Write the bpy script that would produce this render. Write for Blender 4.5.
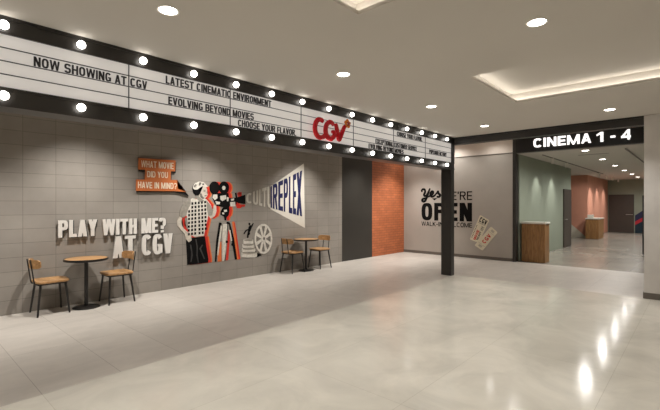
import bpy, bmesh, math, random
from mathutils import Vector, Matrix
random.seed(7)
for o in list(bpy.data.objects): bpy.data.objects.remove(o)
SC = bpy.context.scene; COL = SC.collection
PI = math.pi

# ---------------------------------------------------------------- camera, world, exposure
cd = bpy.data.cameras.new('camera'); cam = bpy.data.objects.new('camera', cd); COL.objects.link(cam)
cam.location = (0, 0, 1.55)
cam.rotation_euler = (PI/2, 0, math.atan2(.6727, .74) - PI/2)
cd.sensor_width = 36; cd.lens = 36*407/660; cd.shift_y = -.5/660; cd.clip_end = 100; cd.clip_start = .05
SC.camera = cam
w = bpy.data.worlds.new('world'); SC.world = w; w.use_nodes = True
w.node_tree.nodes['Background'].inputs[0].default_value = (1, .93, .86, 1)
w.node_tree.nodes['Background'].inputs[1].default_value = 0.0
SC.view_settings.view_transform = 'Standard'; SC.view_settings.look = 'None'
SC.view_settings.gamma = 1; SC.view_settings.use_curve_mapping = False
SC.view_settings.exposure = 0.13
WARM = (1, .968, .925)
P_DOWN = 110      # room downlights
P_WASH = 285      # wall washers behind the marquee
P_CORR = 245      # corridor downlights
E_COVE = 6.5     # cove strips
E_BULB = 7     # marquee globes
E_SIGN = .3     # backlight of the letter boards

# ---------------------------------------------------------------- materials
def lin(c):
    return tuple(((v/255)/12.92 if v <= 10 else (((v/255)+.055)/1.055)**2.4) for v in c)
def nodes(name):
    m = bpy.data.materials.new(name); m.use_nodes = True
    nt = m.node_tree; b = nt.nodes['Principled BSDF']
    return m, nt, b
def N(nt, t, **kw):
    n = nt.nodes.new(t)
    for k, v in kw.items(): setattr(n, k, v)
    return n
def mat(name, rgb, rough=.5, metal=0, var=.06, scale=8, bump=0, emit=0, spec=.5, emit_rgb=None):
    m, nt, b = nodes(name)
    c = lin(rgb)
    tc = N(nt, 'ShaderNodeTexCoord'); nz = N(nt, 'ShaderNodeTexNoise'); nz.inputs['Scale'].default_value = scale; nz.inputs['Detail'].default_value = 6
    nt.links.new(tc.outputs['Object'], nz.inputs['Vector'])
    r = N(nt, 'ShaderNodeValToRGB'); r.color_ramp.elements[0].position = .3; r.color_ramp.elements[1].position = .7
    r.color_ramp.elements[0].color = tuple(v*(1-var) for v in c)+(1,); r.color_ramp.elements[1].color = tuple(min(1, v*(1+var)) for v in c)+(1,)
    nt.links.new(nz.outputs['Fac'], r.inputs['Fac']); nt.links.new(r.outputs['Color'], b.inputs['Base Color'])
    b.inputs['Roughness'].default_value = rough; b.inputs['Metallic'].default_value = metal
    b.inputs['Specular IOR Level'].default_value = spec
    if bump:
        bp = N(nt, 'ShaderNodeBump'); bp.inputs['Strength'].default_value = bump; bp.inputs['Distance'].default_value = .01
        nt.links.new(nz.outputs['Fac'], bp.inputs['Height']); nt.links.new(bp.outputs['Normal'], b.inputs['Normal'])
    if emit:
        b.inputs['Emission Color'].default_value = (emit_rgb or WARM)+(1,); b.inputs['Emission Strength'].default_value = emit
    return m
def tiles(name, c1, c2, mortar, bw, bh, axes='xz', off=(0, 0), ms=.004, rough=.6, noise=.2, nscale=3, offset=0.0, freq=2, bump=.3, spec=.5, stretch=(1, 1, 1), smooth=.1, marble=False, roughvar=0):
    m, nt, b = nodes(name)
    geo = N(nt, 'ShaderNodeNewGeometry'); sep = N(nt, 'ShaderNodeSeparateXYZ'); com = N(nt, 'ShaderNodeCombineXYZ')
    nt.links.new(geo.outputs['Position'], sep.inputs[0])
    ix = {'x': 0, 'y': 1, 'z': 2}
    for k in (0, 1):
        a = N(nt, 'ShaderNodeMath', operation='ADD'); a.inputs[1].default_value = 100*(bw, bh)[k] - off[k]
        nt.links.new(sep.outputs[ix[axes[k]]], a.inputs[0]); nt.links.new(a.outputs[0], com.inputs[k])
    br = N(nt, 'ShaderNodeTexBrick', offset=offset, offset_frequency=freq, squash=1.0)
    br.inputs['Scale'].default_value = 1; br.inputs['Brick Width'].default_value = bw; br.inputs['Row Height'].default_value = bh
    br.inputs['Mortar Size'].default_value = ms; br.inputs['Mortar Smooth'].default_value = smooth
    br.inputs['Color1'].default_value = lin(c1)+(1,); br.inputs['Color2'].default_value = lin(c2)+(1,); br.inputs['Mortar'].default_value = lin(mortar)+(1,)
    nt.links.new(com.outputs[0], br.inputs['Vector'])
    mp = N(nt, 'ShaderNodeMapping'); mp.inputs['Scale'].default_value = stretch
    nt.links.new(geo.outputs['Position'], mp.inputs[0])
    nz = N(nt, 'ShaderNodeTexNoise'); nz.inputs['Scale'].default_value = nscale; nz.inputs['Detail'].default_value = 8; nz.inputs['Roughness'].default_value = .6
    if marble: nz.inputs['Distortion'].default_value = .8
    nt.links.new(mp.outputs[0], nz.inputs['Vector'])
    mr = N(nt, 'ShaderNodeMapRange'); mr.inputs[1].default_value = .3; mr.inputs[2].default_value = .7; mr.inputs[3].default_value = 1-noise; mr.inputs[4].default_value = 1+noise
    nt.links.new(nz.outputs['Fac'], mr.inputs[0])
    mx = N(nt, 'ShaderNodeVectorMath', operation='SCALE')
    nt.links.new(br.outputs['Color'], mx.inputs[0]); nt.links.new(mr.outputs[0], mx.inputs['Scale'])
    nt.links.new(mx.outputs[0], b.inputs['Base Color'])
    b.inputs['Roughness'].default_value = rough; b.inputs['Specular IOR Level'].default_value = spec
    if roughvar:
        m2 = N(nt, 'ShaderNodeMapRange'); m2.inputs[1].default_value = .3; m2.inputs[2].default_value = .7; m2.inputs[3].default_value = rough-roughvar; m2.inputs[4].default_value = rough+roughvar
        nt.links.new(nz.outputs['Fac'], m2.inputs[0]); nt.links.new(m2.outputs[0], b.inputs['Roughness'])
    if bump:
        bp = N(nt, 'ShaderNodeBump', invert=True); bp.inputs['Strength'].default_value = bump; bp.inputs['Distance'].default_value = .004
        nt.links.new(br.outputs['Fac'], bp.inputs['Height']); nt.links.new(bp.outputs['Normal'], b.inputs['Normal'])
    return m
def wood(name, c1, c2, axis='X', scale=6, rough=.45, planks=0):
    m, nt, b = nodes(name)
    tc = N(nt, 'ShaderNodeTexCoord'); mp = N(nt, 'ShaderNodeMapping')
    s = {'X': (1, 9, 9), 'Y': (9, 1, 9), 'Z': (9, 9, 1)}[axis]; mp.inputs['Scale'].default_value = s
    nt.links.new(tc.outputs['Object'], mp.inputs[0])
    nz = N(nt, 'ShaderNodeTexNoise'); nz.inputs['Scale'].default_value = scale; nz.inputs['Detail'].default_value = 5; nz.inputs['Distortion'].default_value = .6
    nt.links.new(mp.outputs[0], nz.inputs['Vector'])
    r = N(nt, 'ShaderNodeValToRGB'); r.color_ramp.elements[0].position = .3; r.color_ramp.elements[1].position = .72
    r.color_ramp.elements[0].color = lin(c1)+(1,); r.color_ramp.elements[1].color = lin(c2)+(1,)
    nt.links.new(nz.outputs['Fac'], r.inputs['Fac']); nt.links.new(r.outputs['Color'], b.inputs['Base Color'])
    b.inputs['Roughness'].default_value = rough
    return m
def glow(name, rgb, e):
    m, nt, b = nodes(name)
    b.inputs['Base Color'].default_value = (.9, .9, .9, 1)
    b.inputs['Emission Color'].default_value = rgb+(1,); b.inputs['Emission Strength'].default_value = e
    return m

M = dict(
 wall=tiles('grey_concrete_tile', (147, 140, 131), (141, 134, 126), (109, 103, 96), .405, .2, 'xz', (.139, 0), .0032, .62, .09, 2.2, bump=.25, smooth=.3),
 wallR=mat('smooth_grey_plaster', (174, 167, 158), .7, var=.05, scale=2),
 upper=mat('pale_upper_wall_paint', (224, 213, 202), .7, var=.02),
 pillar=mat('light_grey_concrete', (210, 205, 200), .6, var=.07, scale=3),
 dark=mat('charcoal_paint', (46, 43, 40), .38, var=.08),
 darker=mat('black_paint', (25, 23, 22), .4, var=.05),
 panel=mat('charcoal_wall_panel', (46, 43, 38), .5, var=.06, scale=2),
 brick=tiles('orange_brick', (182, 103, 62), (166, 92, 54), (128, 72, 44), .25, .076, 'xz', (0, 0), .006, .6, .12, 5, offset=.5, bump=.8),
 brickend=mat('orange_wall_edge', (150, 74, 38), .6),
 ceil=mat('ceiling_paint', (202, 196, 187), .85, var=.015, scale=1),
 grey=tiles('grey_floor_tile', (186, 179, 170), (180, 173, 164), (144, 137, 128), .61, 1.22, 'xy', (.878, 3.97), .0028, .36, .1, 1.6, bump=.15, stretch=(1, 2.2, 1), marble=True),
 stone=tiles('polished_beige_stone', (214, 209, 197), (209, 204, 192), (192, 186, 172), 1.83, 1.127, 'xy', (.878, .59), 0.0022, .14, .13, 1.5, spec=.33, bump=.03, marble=True, roughvar=.03),
 corrfloor=tiles('corridor_grey_tile', (150, 143, 132), (142, 136, 126), (120, 114, 106), .6, .6, 'xy', (0, 0), .003, .22, .1, 1.5, bump=.1, marble=True),
 green=mat('sage_green_paint', (146, 154, 138), .6, var=.04, scale=2),
 terra=mat('terracotta_paint', (206, 146, 122), .6, var=.04, scale=2),
 cream=mat('cream_paint', (205, 198, 182), .6, var=.02),
 base=mat('dark_skirting', (106, 99, 91), .5, var=.04),
 door=mat('dark_brown_door', (70, 62, 56), .45, var=.05),
 steel=mat('brushed_steel', (190, 188, 184), .3, metal=.9, var=.03),
 board=mat('white_letter_board', (214, 209, 203), .22, var=.015, emit=E_SIGN, emit_rgb=(1, .96, .92)),
 line=mat('grey_track_line', (70, 66, 64), .5),
 letter=mat('black_marquee_letter', (48, 44, 44), .5),
 bulb=glow('globe_bulb_glass', (1, .95, .88), E_BULB),
 lamp=glow('downlight_lens', (1, .94, .86), 12),
 lampw=mat('white_metal_ring', (225, 220, 212), .5),
 cove=glow('cove_strip_light', (1, .95, .87), E_COVE),
 white=mat('white_raised_lettering', (218, 213, 206), .5, var=.02),
 sign=glow('lit_white_letter', (1, .97, .93), 1.1),
 black=mat('black_lettering', (12, 11, 11), .8, spec=.15),
 shadow=mat('black_letter_side', (22, 20, 20), .6),
 red=mat('mural_red', (200, 44, 30), .55), orange=mat('mural_orange', (214, 108, 54), .55),
 mdark=mat('mural_black', (17, 16, 16), .85, var=.15, scale=30, spec=.1), mgrey=mat('mural_grey', (110, 104, 97), .55, var=.45, scale=22),
 mlight=mat('mural_pale_grey', (208, 202, 191), .55, var=.18, scale=26), mskin=mat('mural_pale_skin', (196, 186, 172), .55, var=.16, scale=24),
 mmid=mat('mural_mid_grey', (140, 134, 124), .55, var=.2, scale=20),
 mghost=mat('mural_faint_lettering', (196, 190, 178), .55),
 navy=mat('mural_navy', (30, 34, 82), .5, var=.1), beam=mat('mural_pale_beam', (218, 212, 200), .55, var=.02),
 bubble=mat('orange_speech_bubble', (196, 108, 54), .5, var=.04), cream2=mat('cream_lettering', (236, 220, 196), .5),
 logored=mat('glossy_red_plastic', (214, 24, 38), .2, var=.05), logoor=mat('glossy_orange_plastic', (232, 128, 30), .3), logoyel=mat('glossy_red_brown', (170, 40, 28), .3),
 chairwood=wood('warm_chair_wood', (148, 110, 68), (190, 146, 98), 'Y', 3),
 tabletop=wood('warm_table_wood', (160, 120, 76), (196, 152, 104), 'X', 3),
 blackmetal=mat('black_powder_coat', (34, 31, 29), .42, var=.05),
 counterwood=wood('slatted_oak_veneer', (124, 88, 50), (174, 128, 80), 'Z', 4),
 countertop=mat('white_counter_stone', (214, 208, 196), .3, var=.03),
 ticket=mat('cream_ticket', (222, 214, 190), .6, var=.03),
 mcrease=mat('mural_charcoal', (58, 55, 53), .8, var=.2, scale=30),
 teal=mat('dark_teal_paint', (14, 44, 60), .5), navyp=mat('navy_paint', (24, 30, 72), .5), redp=mat('crimson_paint', (176, 30, 48), .5),
)

# ---------------------------------------------------------------- geometry helpers
def nb(): return bmesh.new()
def box(bm, x0, x1, y0, y1, z0, z1, bev=0):
    vs = [bm.verts.new((x, y, z)) for x in (x0, x1) for y in (y0, y1) for z in (z0, z1)]
    f = [(0, 1, 3, 2), (4, 6, 7, 5), (0, 4, 5, 1), (2, 3, 7, 6), (0, 2, 6, 4), (1, 5, 7, 3)]
    fs = [bm.faces.new([vs[i] for i in q]) for q in f]
    if bev:
        es = list({e for g in fs for e in g.edges})
        bmesh.ops.bevel(bm, geom=es, offset=bev, segments=3, affect='EDGES', profile=.6)
    return bm
def ring(bm, c, r, n, u, v):
    return [bm.verts.new(Vector(c) + r*(math.cos(2*PI*k/n)*u + math.sin(2*PI*k/n)*v)) for k in range(n)]
def sweep(bm, pts, rad, n=10, sy=1.0, plane=None, cap=True):
    """tube through pts; rad a number or a list; sy flattens the section along 'plane' normal"""
    pts = [Vector(p) for p in pts]; m = len(pts); rs = rad if isinstance(rad, (list, tuple)) else [rad]*m
    prev = None; rings = []
    for i, p in enumerate(pts):
        t = (pts[min(i+1, m-1)] - pts[max(i-1, 0)]).normalized()
        if plane is not None: v = Vector(plane); u = t.cross(v).normalized()
        else:
            a = prev if prev is not None else (Vector((0, 0, 1)) if abs(t.z) < .9 else Vector((1, 0, 0)))
            u = (a - t*a.dot(t)).normalized(); v = t.cross(u).normalized(); prev = u
        rings.append([bm.verts.new(p + rs[i]*(math.cos(2*PI*k/n)*u + sy*math.sin(2*PI*k/n)*v)) for k in range(n)])
    for a, b in zip(rings, rings[1:]):
        for k in range(n): bm.faces.new((a[k], a[(k+1) % n], b[(k+1) % n], b[k]))
    if cap: bm.faces.new(rings[0][::-1]); bm.faces.new(rings[-1])
    return bm
def lathe(bm, prof, c=(0, 0, 0), n=32):
    """prof: list of (radius, z)"""
    rs = []
    for r, z in prof:
        if r < 1e-5: rs.append([bm.verts.new((c[0], c[1], c[2]+z))])
        else: rs.append([bm.verts.new((c[0]+r*math.cos(2*PI*k/n), c[1]+r*math.sin(2*PI*k/n), c[2]+z)) for k in range(n)])
    for a, b in zip(rs, rs[1:]):
        for k in range(n):
            k2 = (k+1) % n
            if len(a) == 1 and len(b) == 1: continue
            if len(a) == 1: bm.faces.new((a[0], b[k2], b[k]))
            elif len(b) == 1: bm.faces.new((a[k], a[k2], b[0]))
            else: bm.faces.new((a[k], a[k2], b[k2], b[k]))
    return bm
def prism(bm, pts2, f, d0, d1):
    """extrude a 2D outline; f(a, b, d) -> 3D point"""
    A = [bm.verts.new(f(a, b, d0)) for a, b in pts2]; B = [bm.verts.new(f(a, b, d1)) for a, b in pts2]
    n = len(A)
    try: bm.faces.new(A); bm.faces.new(B[::-1])
    except ValueError: pass
    for k in range(n): bm.faces.new((A[k], B[k], B[(k+1) % n], A[(k+1) % n]))
    return bm
def catmull(p, k=6, closed=False):
    p = [Vector(q) for q in p]; out = []
    n = len(p); rng = range(n if closed else n-1)
    for i in rng:
        a, b, c, d = (p[(i-1) % n] if closed else p[max(i-1, 0)]), p[i], p[(i+1) % n], (p[(i+2) % n] if closed else p[min(i+2, n-1)])
        for s in range(k):
            t = s/k
            out.append(.5*((2*b) + (c-a)*t + (2*a-5*b+4*c-d)*t*t + (3*b-a-3*c+d)*t**3))
    if not closed: out.append(p[-1])
    return out
def world_loc(o):
    v = Vector((0, 0, 0))
    while o: v += Vector(o.location); o = o.parent
    return v
def obj(name, bm, m, parent=None, smooth=False, loc=None):
    """link ONE mesh; vertices given in world space are moved into the parent's space"""
    bmesh.ops.recalc_face_normals(bm, faces=bm.faces)
    me = bpy.data.meshes.new(name)
    if parent is not None:
        d = world_loc(parent)
        for v in bm.verts: v.co -= d
    elif loc is not None:
        for v in bm.verts: v.co -= Vector(loc)
    bm.to_mesh(me); bm.free()
    for q in (m if isinstance(m, (list, tuple)) else [m]): me.materials.append(q)
    if smooth:
        for p in me.polygons: p.use_smooth = True
        try: me.set_sharp_from_angle(angle=math.radians(40))
        except Exception: pass
    o = bpy.data.objects.new(name, me); COL.objects.link(o)
    if parent is not None: o.parent = parent
    elif loc is not None: o.location = loc
    return o
def tag(o, label, cat, group=None):
    o['label'] = label; o['category'] = cat
    if group: o['group'] = group
    return o
def thing(name, label, cat, loc=(0, 0, 0), group=None):
    o = bpy.data.objects.new(name, None); o.empty_display_size = .1; COL.objects.link(o); o.location = loc
    return tag(o, label, cat, group)
def struct(name, bm, m, label=None):
    o = obj(name, bm, m); o['kind'] = 'structure'
    if label: o['label'] = label
    return o
def dup(root, loc, label=None, rz=None):
    r = root.copy(); COL.objects.link(r); r.location = loc
    if rz is not None: r.rotation_euler[2] = rz
    if label: r['label'] = label
    def kids(src, dst):
        for ch in list(src.children):
            c = ch.copy(); COL.objects.link(c); c.parent = dst; kids(ch, c)
    kids(root, r); return r
# --- lettering: every letter drawn from stems, bars, slanted strokes and bowls; s stem width, t bar height
def glyph(c, s, t):
    P = []; wd = 1.0
    def R(a, b_, c_, d): P.append([(a, c_), (b_, c_), (b_, d), (a, d)])
    def D(*q): P.append(list(q))
    def A(cx, cy, rx, ry, a0, a1, e=.72):
        n = max(4, int(abs(a1-a0)/15)); pr = None
        for i in range(n+1):
            a = math.radians(a0+(a1-a0)*i/n); co, si = math.cos(a), math.sin(a)
            fx = math.copysign(abs(co)**e, co); fy = math.copysign(abs(si)**e, si)
            q = ((cx+rx*fx, cy+ry*fy), (cx+(rx-s)*fx, cy+(ry-t)*fy))
            if pr: D(pr[0], q[0], q[1], pr[1])
            pr = q
    if c == 'A': D((0, 0), (s, 0), (.5+s*.42, 1), (.5-s*.55, 1)); D((1-s, 0), (1, 0), (.5+s*.55, 1), (.5-s*.42, 1)); R(.2, .8, .2, .2+t*.9)
    elif c == 'B': R(0, s, 0, 1); [R(s*.5, .5, y, y+t) for y in (0, .5-t/2, 1-t)]; A(.5, .75-t/4, .46, .25+t/4, -90, 90); A(.5, .25+t/4, .5, .25+t/4, -90, 90)
    elif c == 'C': A(.5, .5, .5, .5, 38, 322)
    elif c == 'D': R(0, s, 0, 1); R(s*.5, .45, 0, t); R(s*.5, .45, 1-t, 1); A(.45, .5, .55, .5, -90, 90)
    elif c == 'E': wd = .85; R(0, s, 0, 1); R(s*.5, wd, 0, t); R(s*.5, wd, 1-t, 1); R(s*.5, wd-.06, .5-t/2, .5+t/2)
    elif c == 'F': wd = .82; R(0, s, 0, 1); R(s*.5, wd, 1-t, 1); R(s*.5, wd-.06, .46-t/2, .46+t/2)
    elif c == 'G': A(.5, .5, .5, .5, 35, 345); R(1-s, 1, .06, .5); R(.52, 1, .5-t*.8, .5)
    elif c == 'H': R(0, s, 0, 1); R(1-s, 1, 0, 1); R(s*.5, 1-s*.5, .5-t/2, .5+t/2)
    elif c == 'I': wd = s; R(0, s, 0, 1)
    elif c == 'K': R(0, s, 0, 1); D((s*.8, .3), (s*.8, .3+t*1.7), (1-s*1.05, 1), (1, 1)); D((s*1.0, .52), (s*1.5, .72), (1.03, 0), (1-s*1.1, 0))
    elif c == 'L': wd = .82; R(0, s, 0, 1); R(s*.5, wd, 0, t)
    elif c == 'M': wd = 1.3; R(0, s*.95, 0, 1); R(wd-s*.95, wd, 0, 1); D((0, 1), (s*1.15, 1), (.65+s*.38, 0), (.65-s*.38, 0)); D((wd, 1), (wd-s*1.15, 1), (.65-s*.38, 0), (.65+s*.38, 0))
    elif c == 'N': R(0, s, 0, 1); R(1-s, 1, 0, 1); D((0, 1), (s*1.15, 1), (1, 0), (1-s*1.15, 0))
    elif c == 'O': A(.5, .5, .5, .5, 0, 360)
    elif c == 'P': R(0, s, 0, 1); R(s*.5, .5, 1-t, 1); R(s*.5, .5, .42, .42+t); A(.5, .71, .5, .29, -90, 90)
    elif c == 'R': R(0, s, 0, 1); R(s*.5, .5, 1-t, 1); R(s*.5, .5, .44, .44+t); A(.5, .72, .48, .28, -90, 90); D((.4, .5), (.4+s*1.05, .5), (1.02, 0), (1-s, 0))
    elif c == 'S': A(.5, .75-t/4, .5, .25+t/4, 12, 270); A(.5, .25+t/4, .5, .25+t/4, -168, 90)
    elif c == 'T': R(0, 1, 1-t, 1); R(.5-s/2, .5+s/2, 0, 1)
    elif c == 'U': R(0, s, .38, 1); R(1-s, 1, .38, 1); A(.5, .38, .5, .38, 180, 360)
    elif c == 'V': D((0, 1), (s, 1), (.5+s*.42, 0), (.5-s*.55, 0)); D((1-s, 1), (1, 1), (.5+s*.55, 0), (.5-s*.42, 0))
    elif c == 'W':
        wd = 1.5; g = s*.9
        D((0, 1), (g, 1), (.375+g*.45, 0), (.375-g*.5, 0)); D((.75-g*.5, 1), (.75+g*.45, 1), (.375+g*.5, 0), (.375-g*.45, 0))
        D((.75-g*.45, 1), (.75+g*.5, 1), (1.125+g*.45, 0), (1.125-g*.5, 0)); D((wd-g, 1), (wd, 1), (1.125+g*.5, 0), (1.125-g*.45, 0))
    elif c == 'X': D((0, 1), (s*1.1, 1), (1, 0), (1-s*1.1, 0)); D((1-s*1.1, 1), (1, 1), (s*1.1, 0), (0, 0))
    elif c == 'Y': R(.5-s/2, .5+s/2, 0, .5); D((0, 1), (s, 1), (.5+s/2, .42), (.5-s/2, .42)); D((1-s, 1), (1, 1), (.5+s/2, .42), (.5-s/2, .42))
    elif c == '?': A(.5, .7, .5, .3, 170, -75); R(.5-s/2, .5+s/2, .24, .48); R(.5-s/2, .5+s/2, 0, .16)
    elif c == '-': wd = .55; R(0, wd, .36, .36+t)
    elif c == ',': wd = s; R(0, s, 0, t); D((s*.4, 0), (s, 0), (s*.5, -.14), (0, -.14))
    elif c == "'": wd = s; R(0, s, .72, 1)
    elif c == '1': wd = .62; R(wd-s*1.05, wd, 0, 1); D((wd-s, 1), (wd-s*.5, .86), (0, .62), (0, .78))
    elif c == '4': R(1-s*1.35, 1-s*.35, 0, 1); R(0, 1, .2, .2+t); D((0, .2+t*.6), (s*.9, .2+t*.6), (1-s*.4, 1), (1-s*1.35, 1))
    elif c == ' ': wd = .4
    return P, wd
def words(s_):
    out = []; k = 0
    for p in s_.split(' '): out.append((k, k+len(p))); k += len(p)+1
    return out
def text(bm, s_, f, w=(.28, .16), gap=.17, only=None):
    """f(u, v, front) -> 3D, u,v in 0..1 over the whole width and the capital height"""
    x = 0; L = []
    for ic, c in enumerate(s_):
        P, wd = glyph(c, *w)
        if only and not only[0] <= ic < only[1]: P = []
        for q in P: L.append([(x+a, b_) for a, b_ in q])
        x += wd+gap
    W_ = x-gap
    for i_, q in enumerate(L):
        F_ = [bm.verts.new(f(a/W_, b_, True)) for a, b_ in q]; B_ = [bm.verts.new(f(a/W_, b_, False)) for a, b_ in q]; n = len(q)
        e_ = (F_[0].co-B_[0].co).normalized()*(.00025*(i_ % 5))
        for k in range(n): F_[k].co += e_; B_[k].co -= e_*.2
        bm.faces.new(F_); bm.faces.new(B_[::-1])
        for k in range(n): bm.faces.new((F_[k], B_[k], B_[(k+1) % n], F_[(k+1) % n]))
    return bm
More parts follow.
